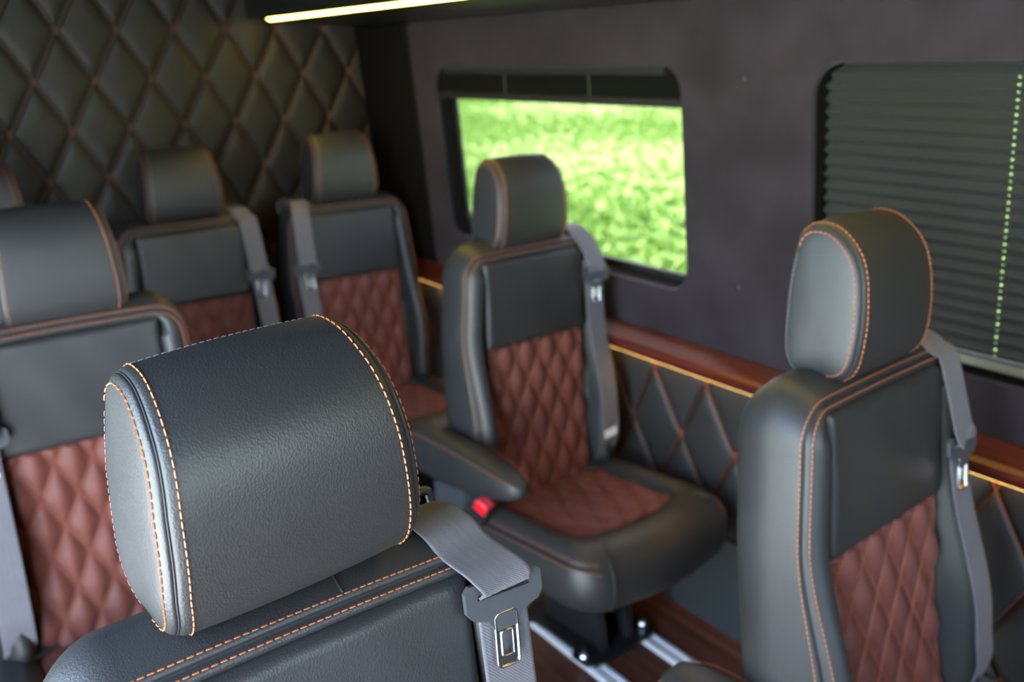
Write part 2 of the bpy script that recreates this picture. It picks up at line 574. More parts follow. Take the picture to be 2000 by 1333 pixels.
def quilt_wall(parent, x0, x1, y0, y1, dx, dy, ox, oy, place, nrm, puff, mat, thread):
    inv = parent.matrix_world.inverted()
    for poly in lattice(x0, x1, y0, y1, dx, dy, ox, oy):
        link('quilted_diamond', pad_rings(poly, place, puff, 0.009).mesh('quilted_diamond', M[mat]), parent)
    mb = MB()
    for a, b in seam_lines(x0, x1, y0, y1, dx, dy, ox, oy):
        a, b = np.array(a), np.array(b)
        t = (b-a)/np.linalg.norm(b-a); s = np.array([-t[1], t[0]])
        for o in (-0.0050, 0.0050):
            stitch_line(mb, [place(*(a+s*o), puff*0.16), place(*(b+s*o), puff*0.16)], nrm, 0.0085, 0.0034, 0.0014, 0.12)
    link('stitching', mb.mesh('stitching', M[thread], False), parent, kind='stuff')

LB = -1.17
base = MB().loft([[wp(Y0, LB, o), wp(Y1+0.04, LB, o), wp(Y1+0.04, -0.685, o), wp(Y0, -0.685, o)] for o in (-0.03, -0.002)])
side_panel = link('quilted_side_panel', base.mesh('quilted_side_panel', M['wall_leather'], False), wall_right, label='black quilted lower wall panel with rust stitching')
quilt_wall(side_panel, -0.35, 2.98, LB, -0.705, 0.175, 0.330, 1.605, -0.762, lambda a, b, h: wp(a, b, h), NRM, 0.011, 'leather', 'rust')
kick = MB().loft([[wp(Y0, -EYE, o0), wp(Y1, -EYE, o0), wp(Y1, LB, o1), wp(Y0, LB, o1)] for o0, o1 in ((-0.02, -0.02), (0.014, 0.010))])
link('trim_1', kick.mesh('kick_panel', M['kick'], False), kind='structure', label='plain grey kick panel along the bottom of the side wall')

pt_ = [(0.0, -0.676), (0.009, -0.672), (0.012, -0.66), (0.012, 0.09), (0.009, 0.10), (0.0, 0.104)]
mb = MB().loft([[wp(yy, z, o*k_-0.001) for o, z in pt_] for yy, k_ in ((2.655, 0.1), (2.663, 0.8), (2.675, 1.0), (2.998, 1.0))])
link('trim_2', mb.mesh('pillar_trim', M['headliner'], False), kind='structure', label='black pillar trim in the rear corner beside the side window')

# back wall
bw = MB().box(XL, 1.66, Y1+0.012, Y1+0.05, 0, ROOF)
wall_back = link('wall_back', bw.mesh('wall_back', M['wall_leather'], False), kind='structure', label='dark quilted leather back wall with rust stitched diamonds')
quilt_wall(wall_back, -0.3, 1.60, 0.62, ROOF, 0.1635, 0.282, 0.467, EYE-0.045, lambda a, b, h: np.array([a, Y1+0.010-h, b]), (0, -1, 0), 0.011, 'wall_leather', 'wall_thread')

# ceiling, left wall with the open sliding door, cab end
link('ceiling', MB().box(XL, 1.5, Y0, Y1+0.05, ROOF, ROOF+0.04).mesh('ceiling', M['headliner'], False), kind='structure', label='dark headliner above the seats')
lw = MB().box(XL-0.05, XL, 1.24, Y1+0.05, 0, ROOF)
lw.box(XL-0.05, XL, Y0, -0.38, 0, ROOF)
lw.box(XL-0.05, XL, -0.38, 1.24, ROOF-0.06, ROOF)
link('wall_left', lw.mesh('wall_left', M['suede'], False), kind='structure', label='side wall around the open sliding door')
link('wall_front', MB().box(XL, 1.6, Y0-0.05, Y0, 0, 1.08).box(XL, 1.6, Y0-0.05, Y0, 1.66, ROOF).box(XL, 0.0, Y0-0.05, Y0, 1.08, 1.66).box(1.15, 1.6, Y0-0.05, Y0, 1.08, 1.66).mesh('wall_front', M['body'], False), kind='structure', label='unseen partition added to limit front light, with an opening to the cab')  # out of view, added to hold back light; opening sized for the seat fronts

# ================================================================== FITTINGS ON THE WALL
# overhead shelf with LED strip
shelf = empty('overhead_shelf', (1.3, 0.7, EYE+0.1), label='black overhead luggage shelf with glowing yellow light strip', category='shelf')
SI = Matrix.Translation(shelf.location).inverted()
def part(name, mb, mat, parent, inv, smooth=False, **kw):
    o = link(name, mb.mesh(name, mat, smooth), parent, **kw)
    o.matrix_parent_inverse = inv
    return o
prof = [(1.490, 0.098), (1.172, 0.122), (1.166, 0.128), (1.135, 0.128), (1.128, 0.122), (1.112, 0.126), (1.105, 0.14), (1.105, 0.36), (1.118, 0.375), (1.475, 0.375)]
mb = MB().loft([[(px, yy, pz+EYE) for px, pz in prof] for yy in (Y0+0.02, Y1-0.012)])
part('shelf_body', mb, M['soffit'], shelf, SI)
mb = MB().loft([[(1.1345+0.033*(1-math.cos(t))/2, yy, EYE+0.1275-0.011*math.sin(t)) for t in np.linspace(0, math.pi, 7)] for yy in (Y0+0.1, Y1-0.10)])
part('light_strip', mb, M['led'], shelf, SI, True, label='glowing yellow light strip')

# mahogany ledge with light strip beneath
ledge = empty('wooden_ledge', wp(0.7, -0.72), label='polished mahogany ledge running along the side wall below the windows', category='ledge')
LI = Matrix.Translation(ledge.location).inverted()
lp = [(-0.004, -0.672), (0.008, -0.672), (0.048, -0.693), (0.056, -0.699), (0.0605, -0.706), (0.0600, -0.716), (0.056, -0.723), (0.050, -0.726), (0.042, -0.722), (-0.004, -0.722)]
mb = MB().loft([[wp(yy, z, o) for o, z in lp] for yy in np.linspace(Y0+0.02, Y1-0.015, 12)])
part('ledge_board', mb, M['ledge'], ledge, LI)
mb = MB().loft([[wp(yy, z, o) for o, z in ((0.030, -0.7215), (0.047, -0.7235), (0.047, -0.7288), (0.030, -0.7288))] for yy in (Y0+0.05, Y1-0.05)])
part('light_strip', mb, M['led_low'], ledge, LI, label='amber light strip under the ledge')
for yy in (0.52, 1.02, 1.36, 1.86, 2.4):
    mb = MB()
    c = wp(yy, -0.6835, 0.030)
    n = np.array([-0.42, 0, 0.9]); n /= np.linalg.norm(n)
    mb.tube([c, c+n*0.0012, c+n*0.0022], [0.006, 0.006, 0.0035], 10)
    part('screw', mb, M['ledge'], ledge, LI, True)

# screw caps on the suede wall
for (yy, zc, lab) in ((1.3084, -0.062, 'small dark screw cap on suede wall, upper one between the windows'), (1.3315, -0.507, 'small dark screw cap on suede wall, lower one between the windows')):
    mb = MB()
    c = wp(yy, zc)
    mb.tube([c, c+NRM*0.002, c+NRM*0.0035], [0.0075, 0.007, 0.003], 12)
    o = link('screw_cap', mb.mesh('screw_cap', M['plastic'], True), label=lab, category='screw', group='screw caps on the suede wall')

# pleated blinds
def pleat_mesh(y0, y1, p, d, holes_y, sag=0.0):
    """one zigzag pleat hanging from the origin, in wall-slope coordinates with small cord holes"""
    mb = MB()
    br = [y0]
    for hy in sorted(holes_y): br += [hy-0.0021, hy+0.0021]
    br.append(y1)
    dn = np.array([LEAN, 0, -1.0]); dn /= np.linalg.norm(dn)
    pt = lambda y, s, o: np.array([0, y, 0])+dn*s+NRM*o
    for (s0, o0, s1, o1) in ((0, 0, p*0.5, d), (p*0.5, d, p, 0)):
        for i in range(len(br)-1):
            hole = i % 2 == 1
            cuts = [(0, 0.40), (0.60, 1)] if hole else [(0, 1)]
            for (a, b) in cuts:
                q = [pt(br[i], s0+(s1-s0)*a, o0+(o1-o0)*a), pt(br[i+1], s0+(s1-s0)*a, o0+(o1-o0)*a), pt(br[i+1], s0+(s1-s0)*b, o0+(o1-o0)*b), pt(br[i], s0+(s1-s0)*b, o0+(o1-o0)*b)]
                back = [v-NRM*0.0006 for v in q]
                mb.add(q+back, [(0, 1, 2, 3), (7, 6, 5, 4), (0, 4, 5, 1), (1, 5, 6, 2), (2, 6, 7, 3), (3, 7, 4, 0)])
    return mb.mesh('pleat', M['blind'], False)
SL = math.sqrt(1+LEAN**2)
def blind(h, closed, cords, label):
    y0, y1, zb, zt = h
    y0 += 0.006; y1 -= 0.006
    root = empty('pleated_blind', wp((y0+y1)/2, zt-0.01, -0.02), label=label, category='blind')
    inv = Matrix.Translation(root.location).inverted()
    mb = MB().loft([[wp(yy, z, o) for o, z in ((-0.008, zt-0.001), (-0.034, zt-0.001), (-0.034, zt-0.022), (-0.008, zt-0.022))] for yy in (y0+0.05, y1-0.05)])
    if not closed: part('head_rail', mb, M['plastic'], root, inv)
    top = zt-0.004 if not closed else zt+0.012
    D = 0.018 if closed else 0.0
    if closed:
        n = 22
        p = (top-(zb+0.028))/n
        me = pleat_mesh(y0, y1, p*SL, 0.0145, cords)
        for i in range(n):
            link('pleat', me, root, wp(0, top-i*p, -0.030-D)).matrix_parent_inverse = inv
        zr = zb+0.027
    else:
        n = 16
        p = 0.0036
        me = pleat_mesh(y0, y1, p*SL, 0.016, ())
        for i in range(n):
            link('pleat', me, root, wp(0, top-0.014-i*p, -0.034)).matrix_parent_inverse = inv
        zr = top-0.014-n*p
    mb = MB().loft([[wp(yy, z, o) for o, z in ((-0.013-D, zr), (-0.034-D, zr), (-0.036-D, zr-0.016), (-0.030-D, zr-0.019), (-0.015-D, zr-0.019), (-0.011-D, zr-0.014))] for yy in (y0, y1)])
    part('bottom_rail', mb, M['blind_rail'] if closed else M['plastic'], root, inv)
    for cy in cords:
        mb = MB().tube([wp(cy, top, -0.034-D if closed else -0.015), wp(cy, zr, -0.034-D if closed else -0.015)], 0.0004 if closed else 0.0014, 5)
        part('cord', mb, M['cord'], root, inv)  # on the folded blind these stand in for light through its holes
    return root
blind(HOLES[0], False, (1.8128, 2.1746), 'black pleated blind folded up at the top of the open window')
blind(HOLES[1], True, (0.776, 0.38), 'dark grey pleated blind pulled down with dotted cord holes')

# aluminium floor rails
def rail_mesh():
    p = [(-0.026, 0), (-0.026, 0.004), (-0.020, 0.0075), (-0.010, 0.0080), (-0.0095, 0.003), (0.0095, 0.003), (0.010, 0.0080), (0.020, 0.0075), (0.026, 0.004), (0.026, 0)]
    return MB().loft([[(a, yy, z) for a, z in p] for yy in (Y0+0.1, Y1-0.1)]).mesh('floor_rail', M['alu'], False)
rm = rail_mesh()
link('floor_rail', rm, None, (1.2565, 0, 0.0002), label='silver aluminium floor rail nearer the aisle under the single seats', category='rail', group='aluminium floor rails')
link('floor_rail', rm, None, (1.440, 0, 0.0002), label='silver aluminium floor rail nearer the side wall under the single seats', category='rail', group='aluminium floor rails')

# ================================================================== SEATS
HB = [(.039, 0.0), (.012, .004), (-.005, .020), (-.014, .045), (-.020, .088), (-.018, .142), (-.004, .180), (.027, .208), (.060, .214), (.080, .205), (.090, .187), (.100, .136), (.106, .055), (.100, .020), (.080, .002)]
HP = resample(spline(HB, 12, True), n=96, closed=True)
HC = np.array([.044, .105])
HN = np.array([(HP[(i+1) % 96]-HP[i-1])[::-1]*np.array([1, -1]) for i in range(96)])
HN /= np.linalg.norm(HN, axis=1, keepdims=True)
if (HN*(HP-HC)).sum() < 0: HN = -HN
def h_taper(w):
    return 0.92*float(np.interp(w, [0, .02, .05, .12, .18, .215], [1.045, 1.06, 1.065, 1.02, .945, .885]))
def h_ring(u, inset):
    q = HP-HN*min(inset, 0.016)
    if inset > 0.016:
        q = HC+(q-HC)*(1-(inset-0.016)/0.044)
    return [(u*h_taper(b), a, b) for a, b in q]
def h_nrm(i, u, side):
    d = HP[(i+1) % 96]-HP[i-1]
    n = np.array([side, d[1], -d[0]]); n2 = n.copy(); n2[1:] /= np.linalg.norm(n[1:])
    # profile runs clockwise seen from +u: make sure the normal leaves the centre
    if (n2[1:]@(HP[i]-HC)) < 0: n2[1:] *= -1
    return n2/np.linalg.norm(n2)
def headrest_meshes():
    st = [(-.1026, .0075), (-.1014, .0050), (-.0990, .0034), (-.094, .0026)]
    st += [(u, 0.0024*(u/.094)**2-0.0012*math.cos(u*60)*0.0) for u in np.linspace(-.088, .088, 15)]
    st += [(-a, b) for a, b in st[3::-1]]
    pad = MB().loft([h_ring(u, i) for u, i in st], True, True, True).mesh('headrest', M['leather'])
    sp = {}
    for s in (-1, 1):
        ss = [(.1022, .0078), (.1040, .0062), (.1065, .0072), (.1088, .0100), (.1103, .0140), (.1116, .0210), (.1130, .034), (.1136, .048), (.1138, .057)]
        rings = [h_ring(s*a, b) for a, b in ss]
        if s > 0: rings = rings
        sp[s] = MB().loft(rings if s > 0 else rings, True, False, True).mesh('side_panel', M['leather'])
    st_o, st_g, pipes = MB(), MB(), {}
    for s in (-1, 1):
        for (a, b, side) in ((.0935, .0022, 0.15), (.1100, .0125, 1.6)):
            P = np.array(h_ring(s*a, b))
            N = np.array([h_nrm(i, a, s*side) for i in range(96)])
            lo = int(0.40*96) if False else None
            # front run: bottom front corner, up the front and over the top (first 60 of 96 points)
            stitch_line(st_o, (P+N*0.0002)[0:58], N[0:58])
            stitch_line(st_g, (P+N*0.0002)[58:94], N[58:94], 0.007, 0.0010, 0.0004)
        P = np.array(h_ring(s*.1026, .0062))
        pipes[s] = MB().tube([*P, P[0]], 0.0009, 6, False).mesh('piping', M['dark_thread'])
    top = int(np.argmax(HP[:, 1]))
    P = np.array([h_ring(u, 0.0024*(u/.094)**2)[top+3] for u in np.linspace(-.09, .09, 20)])
    stitch_line(st_g, P, h_nrm(top+3, 0, 0), 0.006, 0.0012, 0.0008)
    posts = MB().tube([(-.082, .068, -.05), (-.082, .066, .03)], 0.007, 10)
    posts2 = MB().tube([(.082, .068, -.05), (.082, .066, .03)], 0.007, 10)
    return dict(pad=pad, l=sp[-1], r=sp[1], so=st_o.mesh('stitching', M['orange'], False), sg=st_g.mesh('stitching', M['grey_thread'], False),
                pl=pipes[-1], pr=pipes[1], p1=posts.mesh('post', M['steel']), p2=posts2.mesh('post', M['steel']))

# --- backrest: rings around a rounded outline, local origin at (0, 0, 1.0) above the floor
def back_outline(n_side=26, n_arc=12, n_top=14):
    """left side up, over the top, right side down, along the bottom; (u, w) and outward normals"""
    pts = []
    hw = lambda w: 0.219-0.016*smooth01((w+0.22)/0.22)-0.012*smooth01((-0.40-w)/0.2)
    r, top, bot = 0.058, 0.012, -0.60
    for w in np.linspace(bot, top-r, n_side): pts.append((-hw(w), w))
    for a in np.linspace(180, 90, n_arc+1)[1:]: pts.append((-hw(top-r)+r+r*math.cos(math.radians(a)), top-r+r*math.sin(math.radians(a))))
    x = hw(top-r)-r
    for u in np.linspace(-x, x, n_top)[1:-1]: pts.append((u, top+0.002*math.cos(u/x*math.pi/2)))
    for a in np.linspace(90, 0, n_arc+1): pts.append((x+r*math.cos(math.radians(a)), top-r+r*math.sin(math.radians(a))))
    for w in np.linspace(top-r, bot, n_side)[1:]: pts.append((hw(w), w))
    for u in np.linspace(hw(bot), -hw(bot), n_top)[1:-1]: pts.append((u, bot))
    P = np.array(pts)
    N = np.zeros_like(P)
    for i in range(len(P)):
        t = P[(i+1) % len(P)]-P[i-1]
        N[i] = (-t[1], t[0]); N[i] /= np.linalg.norm(N[i])
    c = np.array([0, -0.3])
    if ((P-c)*N).sum() < 0: N = -N
    return P, N
BP, BN = back_outline()
def b_ring(ins_s, ins_t, v_s, v_t, wing=0.0):
    out = []
    for p, n in zip(BP, BN):
        k = abs(n[0])**1.5
        ins = ins_s*k+ins_t*(1-k)
        v = v_s*k+v_t*(1-k)
        q = p-n*ins
        q0 = np.array([p[0]-np.sign(p[0])*0, p[1]])
        v -= wing*float(smooth01((-0.16-p[1])/0.26))*min(1.0, max(0.0, (abs(q[0])-0.10)/0.06))
        out.append((q[0], v, q[1]))
    return out
BR = [(.07, .07, .118, .120, 0), (.030, .030, .118, .122, 0), (.012, .014, .108, .116, 0), (.002, .000, .092, .104, 0), (-.005, -.020, .065, .080, 0), (-.006, -.026, .045, .052, .004),
      (-.003, -.016, .022, .024, .014), (.001, -.004, .008, .006, .026), (.0035, .000, .003, .0015, .032), (.0055, .003, .004, .003, .034), (.0070, .0045, .0075, .0060, .034),
      (.0085, .006, .002, .0025, .036), (.012, .009, -.005, -.001, .040), (.022, .012, -.012, -.002, .042), (.034, .014, -.016, -.002, .042), (.044, .016, -.013, -.001, .036), (.051, .018, -.004, .002, .026), (.056, .020, .010, .006, .016), (.060, .022, .022, .014, .010)]
def sew(mb, spec, rng_, pitch=0.0075, w=0.0015, lift=0.0003):
    """stitches along part of an outline ring"""
    P = np.array(b_ring(*spec))[rng_]
    N = np.array([(n[0]*0.5, -1.0, n[1]*0.5) for n in BN])[rng_]
    N /= np.linalg.norm(N, axis=1, keepdims=True)
    stitch_line(mb, P+N*lift, N, pitch, w)
PANEL = (-0.154, 0.154, -0.212, -0.004)
INSERT = (-0.150, 0.150, -0.60, -0.210)
def pad_grid(u0, u1, w0, w1, du, relief, edge, place):
    nu, nw = int(round((u1-u0)/du))+1, int(round((w1-w0)/du))+1
    U, W = np.meshgrid(np.linspace(u0, u1, nu), np.linspace(w0, w1, nw))
    D = np.minimum(np.minimum(U-u0, u1-U), np.minimum(W-w0, w1-W))
    t = np.clip(D/edge, 0, 1)
    roll = np.sqrt(np.clip(1-(1-t)**2, 0, 1))
    H = relief(U, W)*smooth01(t) + roll*edge*0.9
    vs = [place(a, b, c) for a, b, c in zip(U.ravel(), W.ravel(), H.ravel())]
    fs = [(j*nu+i, j*nu+i+1, (j+1)*nu+i+1, (j+1)*nu+i) for j in range(nw-1) for i in range(nu-1)]
    return MB().add(vs, fs)
QA, QB = 0.066, 0.122
def quilt_stitches(u0, u1, w0, w1, place, nrm, a, b, depth):
    mb = MB()
    for p, q in seam_lines(u0+0.006, u1-0.006, w0+0.006, w1-0.006, a, b, 0.0, 0.0):
        p, q = np.array(p), np.array(q)
        t = (q-p)/np.linalg.norm(q-p); s = np.array([-t[1], t[0]])
        for o in (-0.0021, 0.0021):
            stitch_line(mb, [place(*(p+s*o), depth), place(*(q+s*o), depth)], nrm, 0.0052, 0.0011, 0.0007, 0.22)
    return mb
def back_lower(w):
    return 0.0
def back_meshes():
    body = MB().loft([b_ring(*r) for r in BR]).mesh('backrest', M['leather'])
    top_run = slice(8, 26+12+12+14+22)
    so = MB()
    sew(so, (.0015, -.003, .0065, .0050, .027), top_run)
    sew(so, (.0115, .0086, -.0045, -.0006, .040), top_run)
    pipe = MB()
    P = b_ring(.0070, .0045, .0066, .0050, .034)[4:26+12+12+14+24]
    pipe.tube(P, 0.0009, 6)
    # short upright seam across the top band
    ms = MB()
    ks = [(-.004, -.004, .006, .006), (-.016, -.016, .024, .024), (-.026, -.026, .052, .052), (-.020, -.020, .080, .080)]
    mid = 26+12+7
    pts = [np.array(b_ring(*k)[mid]) for k in ks]
    ms.tube(spline(pts, 6), 0.0011, 6)
    panel = pad_grid(*PANEL, 0.004, lambda u, w: 0.004*np.cos(u/0.154*1.3)*np.cos((w+.108)/.104*1.2)+0.0006*np.sin(u*55+w*30), 0.013, lambda a, b, h: (a, 0.004-h, b)).mesh('upper_panel', M['leather'])
    ins = pad_grid(*INSERT, 0.0026, lambda u, w: 0.0105*quilt(u, w, QA, QB), 0.006, lambda a, b, h: (a, 0.006-h-0.014*float(smooth01((-0.38-b)/0.2)), b)).mesh('quilted_insert', M['brown'])
    qs = quilt_stitches(*INSERT, lambda a, b, h: np.array((a, 0.006-0.0054-h-0.014*float(smooth01((-0.38-b)/0.2)), b)), (0, -1, 0), QA, QB, 0.0006).mesh('quilt_stitching', M['rust'], False)
    return dict(body=body, so=so.mesh('stitching', M['orange'], False), pipe=pipe.mesh('piping', M['dark_thread']), mid=ms.mesh('top_seam', M['leather']), panel=panel, ins=ins, qs=qs)

# --- cushion, local origin on the floor under the hip line; forward is -y
def cush_outline():
    pts = []
    W, F = 0.238, 0.50
    r = 0.085
    for y in np.linspace(0.0, -(F-r), 22): pts.append((-W+0.012*smooth01((y+0.12)/0.12), y))
    for a in np.linspace(180, 270, 13)[1:]: pts.append((-W+r+r*math.cos(math.radians(a)), -(F-r)+r*math.sin(math.radians(a))))
    x = W-r
    for u in np.linspace(-x, x, 18)[1:-1]: pts.append((u, -F-0.022*math.cos(u/x*math.pi/2)))
    for a in np.linspace(270, 360, 13): pts.append((x+r*math.cos(math.radians(a)), -(F-r)+r*math.sin(math.radians(a))))
    for y in np.linspace(-(F-r), 0, 22)[1:]: pts.append((W-0.012*smooth01((y+0.12)/0.12), y))
    for u in np.linspace(W-.012, -W+.012, 18)[1:-1]: pts.append((u, 0))
    P = np.array(pts); N = np.zeros_like(P)
    for i in range(len(P)):
        t = P[(i+1) % len(P)]-P[i-1]
        N[i] = (-t[1], t[0]); N[i] /= np.linalg.norm(N[i])
    if ((P-np.array([0, -.25]))*N).sum() < 0: N = -N
    return P, N
CP, CN = cush_outline()
def c_ring(ins_s, z_s, ins_f, z_f):
    out = []
    for p, n in zip(CP, CN):
        k = abs(n[0])**1.3
        ins = ins_s*k+ins_f*(1-k); z = z_s*k+z_f*(1-k)
        if ins <= 0.012:
            q = p-n*ins
        else:
            q = np.array([p[0]*(0.238-ins_s)/0.238, p[1]*(0.522-ins_f)/0.522])
        out.append((q[0], q[1], z))
    return out
CR = [(.09, .283, .09, .283), (.045, .283, .05, .283), (.014, .292, .022, .290), (.001, .312, .004, .308), (-.007, .345, -.004, .335), (-.006, .378, -.004, .360), (-.001, .398, .000, .378), (.0025, .404, .004, .388), (.0045, .402, .006, .392), (.0065, .407, .009, .397),
      (.013, .420, .020, .410), (.026, .432, .040, .421), (.042, .436, .065, .426), (.058, .432, .090, .427), (.072, .421, .110, .424), (.080, .408, .120, .414), (.086, .400, .127, .402)]
CINS = (-0.158, 0.158, -0.388, -0.01)
def cushion_meshes():
    body = MB().loft([c_ring(*r) for r in CR]).mesh('seat_cushion', M['leather'])
    so = MB()
    N = np.array([(n[0], n[1], 0.9) for n in CN]); N /= np.linalg.norm(N, axis=1, keepdims=True)
    for spec in ((-.0005, .3985, -.0005, .380), (.0085, .4125, .012, .4005)):
        P = np.array(c_ring(*spec))
        for run in (slice(2, 30), slice(len(CP)-16-30, len(CP)-18)):
            stitch_line(so, (P+N*0.0004)[run], N[run])
    welt = {}
    for s, idx in ((-1, 31), (1, 22+12+16+6)):
        pts = [np.array(c_ring(*CR[k])[idx]) for k in range(2, 13)]
        welt[s] = MB().tube(spline(pts, 4), 0.0022, 7).mesh('welt', M['leather'])
    ins = pad_grid(*CINS, 0.0028, lambda u, w: 0.007*quilt(u, w, QA, QB), 0.005, lambda a, b, h: (a, b, 0.404+h+0.006*math.cos(a/0.153*1.2))).mesh('quilted_insert', M['brown'])
    qs = quilt_stitches(*CINS, lambda a, b, h: np.array((a, b, 0.4085+h+0.006*math.cos(a/0.153*1.2))), (0, 0, 1), QA, QB, 0.0006).mesh('quilt_stitching', M['rust'], False)
    return dict(body=body, so=so.mesh('stitching', M['orange'], False), wl=welt[-1], wr=welt[1], ins=ins, qs=qs)

# --- seat belt, same local frame as the backrest; side = +1 right, -1 left
def front_v(w):
    return -0.019-0.040*float(smooth01((-0.16-w)/0.26))
def strap_mesh(side, wl):
    """webbing: over the shoulder, through the latch plate at height wl, down the bolster"""
    width = 0.055
    path = [(.146, .118, -.06), (.146, .112, .005), (.146, .088, .033), (.148, .055, .0415), (.153, .025, .034), (.159, .004, .016), (.166, -.012, -.006)]
    ctrl = (path+[(.170, front_v(wl+.03)-0.012, wl+.03)] if wl < -.05 else path[:-1]+[(.167, -.022, wl+.026)])+[(.1735, front_v(wl)-0.0165, wl+.013), (.174, front_v(wl)-0.0135, wl+.0035), (.1745, front_v(wl)-0.0040, wl+.0005), (.175, front_v(wl)-0.0032, wl-.015)]
    for w in np.linspace(wl-.05, -.50, 7):
        ctrl.append((.174+.016*(-w), front_v(w)-0.0035, w))
    ctrl += [(.182, -.035, -.56), (.185, .02, -.60)]
    C = spline(ctrl, 7)
    prof = []
    for i in range(17):
        s = -1+2*i/16
        rib = 0.0005*math.cos(s*math.pi*5)**2
        prof.append((s*width/2, rib))
    prof2 = prof+[(a, -0.0014) for a, _ in prof[::-1]]
    rings = []
    for i, p in enumerate(C):
        t = C[min(i+1, len(C)-1)]-C[max(i-1, 0)]; t /= np.linalg.norm(t)
        sx = np.array([1.0, 0, 0]); sx = sx-t*(sx@t); sx /= np.linalg.norm(sx)
        n = np.cross(t, sx)
        rings.append([(side*(q[0]), q[1], q[2]) for q in (p+sx*a+n*b for a, b in prof2)])
    return MB().loft(rings).mesh('seat_belt', M['webbing'])
def poly_extrude(poly, hole, t):
    loops = [poly]+([hole] if hole else [])
    tr = tessellate_polygon([[Vector((p[0], p[1], 0)) for p in L] for L in loops])
    fl_ = [p for L in loops for p in L]
    n = len(fl_)
    mb = MB()
    vs = [(p[0], -t/2, p[1]) for p in fl_]+[(p[0], t/2, p[1]) for p in fl_]
    fs = [tuple(x) for x in tr]+[tuple(i+n for i in x[::-1]) for x in tr]
    off = 0
    for L in loops:
        m = len(L)
        for i in range(m):
            j = (i+1) % m
            fs.append((off+i, off+j, off+j+n, off+i+n))
        off += m
    return mb.add(vs, fs)
def rr2(x0, x1, z0, z1, r, n=4): return rrect(x0, x1, z0, z1, r, n)
def latch_meshes():
    body = [(-.043, .010), (-.038, .016), (.036, .016), (.043, .011), (.044, -.008), (.039, -.016), (.020, -.022), (.012, -.034), (-.012, -.034), (-.020, -.022), (-.035, -.017), (-.042, -.009)]
    b = poly_extrude(body, rr2(-.0300, .0300, .0005, .0055, .002), .0052).mesh('latch_plate', M['grey_plastic'], False)
    t = poly_extrude(rr2(-.0125, .0125, -.070, -.018, .005), rr2(-.0065, .0065, -.060, -.036, .002), .0028).mesh('tongue', M['chrome'], False)
    rim = MB()
    P = [(x_, -.0018, z_) for x_, z_ in rr2(-.0125, .0125, -.070, -.018, .005)]
    rim.tube([*P, P[0]], 0.0012, 6, False)
    P = [(x_, -.0018, z_) for x_, z_ in rr2(-.0065, .0065, -.060, -.036, .002)]
    rim.tube([*P, P[0]], 0.0009, 6, False)
    return dict(body=b, tongue=t, rim=rim.mesh('tongue_rim', M['chrome']))
def guide_mesh():
    mb = MB()
    pts = spline([(.104, .104, .006), (.105, .104, .034), (.112, .104, .042), (.146, .104, .044), (.180, .104, .041), (.187, .104, .032), (.188, .104, .004)], 6)
    mb.tube(pts, 0.0048, 8)
    return mb

# --- armrest (left side), rings along its length
def armrest_meshes():
    rings, top = [], []
    sec = [(.15, .026, .492, .578), (.145, .036, .486, .590), (.10, .042, .482, .602), (.03, .043, .484, .606), (-.06, .042, .492, .604), (-.15, .039, .507, .597), (-.21, .034, .522, .588), (-.250, .024, .536, .578), (-.266, .009, .547, .567)]
    S = spline(sec, 4)
    for y, hw_, z0, z1 in S:
        cz, hz = (z0+z1)/2, (z1-z0)/2
        ring = []
        for q in np.linspace(0, 2*math.pi, 28, endpoint=False):
            c, s = math.cos(q), math.sin(q)
            ring.append((-.262+hw_*math.copysign(abs(c)**0.6, c), y, cz+hz*math.copysign(abs(s)**0.7, s)))
        rings.append(ring)
    pad = MB().loft(rings).mesh('armrest', M['leather'])
    so = MB()
    for sgn in (-1, 1):
        P = np.array([(-.262+sgn*hw_*0.93, y, (z0+z1)/2+(z1-z0)/2*0.80) for y, hw_, z0, z1 in S[4:-3]])
        stitch_line(so, P+np.array([sgn*.0012, 0, .0012]), (sgn*0.7, 0, 0.7))
    br = MB()
    br.loft([[(-.232, y, z) for y, z in ((.13, .38), (.02, .36), (-.01, .47), (.03, .53), (.12, .53))], [(-.212, y, z) for y, z in ((.13, .38), (.02, .36), (-.01, .47), (.03, .53), (.12, .53))]])
    br.tube([(-.26, .085, .505), (-.21, .085, .505)], .022, 14)
    return dict(pad=pad, so=so.mesh('stitching', M['orange'], False), br=br.mesh('pivot_bracket', M['grey_plastic'], False))

def buckle_meshes():
    st = MB().tube(spline([(-.246, -.015, .30), (-.256, -.045, .35), (-.260, -.068, .395), (-.262, -.080, .42)], 4), .009, 8)
    bd = MB()
    ax = np.array([0.05, -.5, .86]); ax /= np.linalg.norm(ax)
    sx = np.array([.25, -1, 0]); sx -= ax*(sx@ax); sx /= np.linalg.norm(sx)
    sy = np.cross(ax, sx)
    c0 = np.array([-.254, -.078, .416])
    def bx(a0, a1, w, t, k=1.0):
        r = []
        for a, kk in ((a0, .8), (a0+.004, 1), (a1-.004, 1), (a1, .85)):
            r.append([c0+ax*a+sx*w*kk*i+sy*t*kk*j for i, j in ((-1, -1), (1, -1), (1, 1), (-1, 1))])
        return r
    bd.loft(bx(0, .058, .021, .013))
    bt = MB().loft(bx(.034, .066, .0175, .0142))
    return dict(st=st.mesh('stalk', M['plastic']), bd=bd.mesh('buckle', M['plastic'], False), bt=bt.mesh('release_button', M['red'], False))

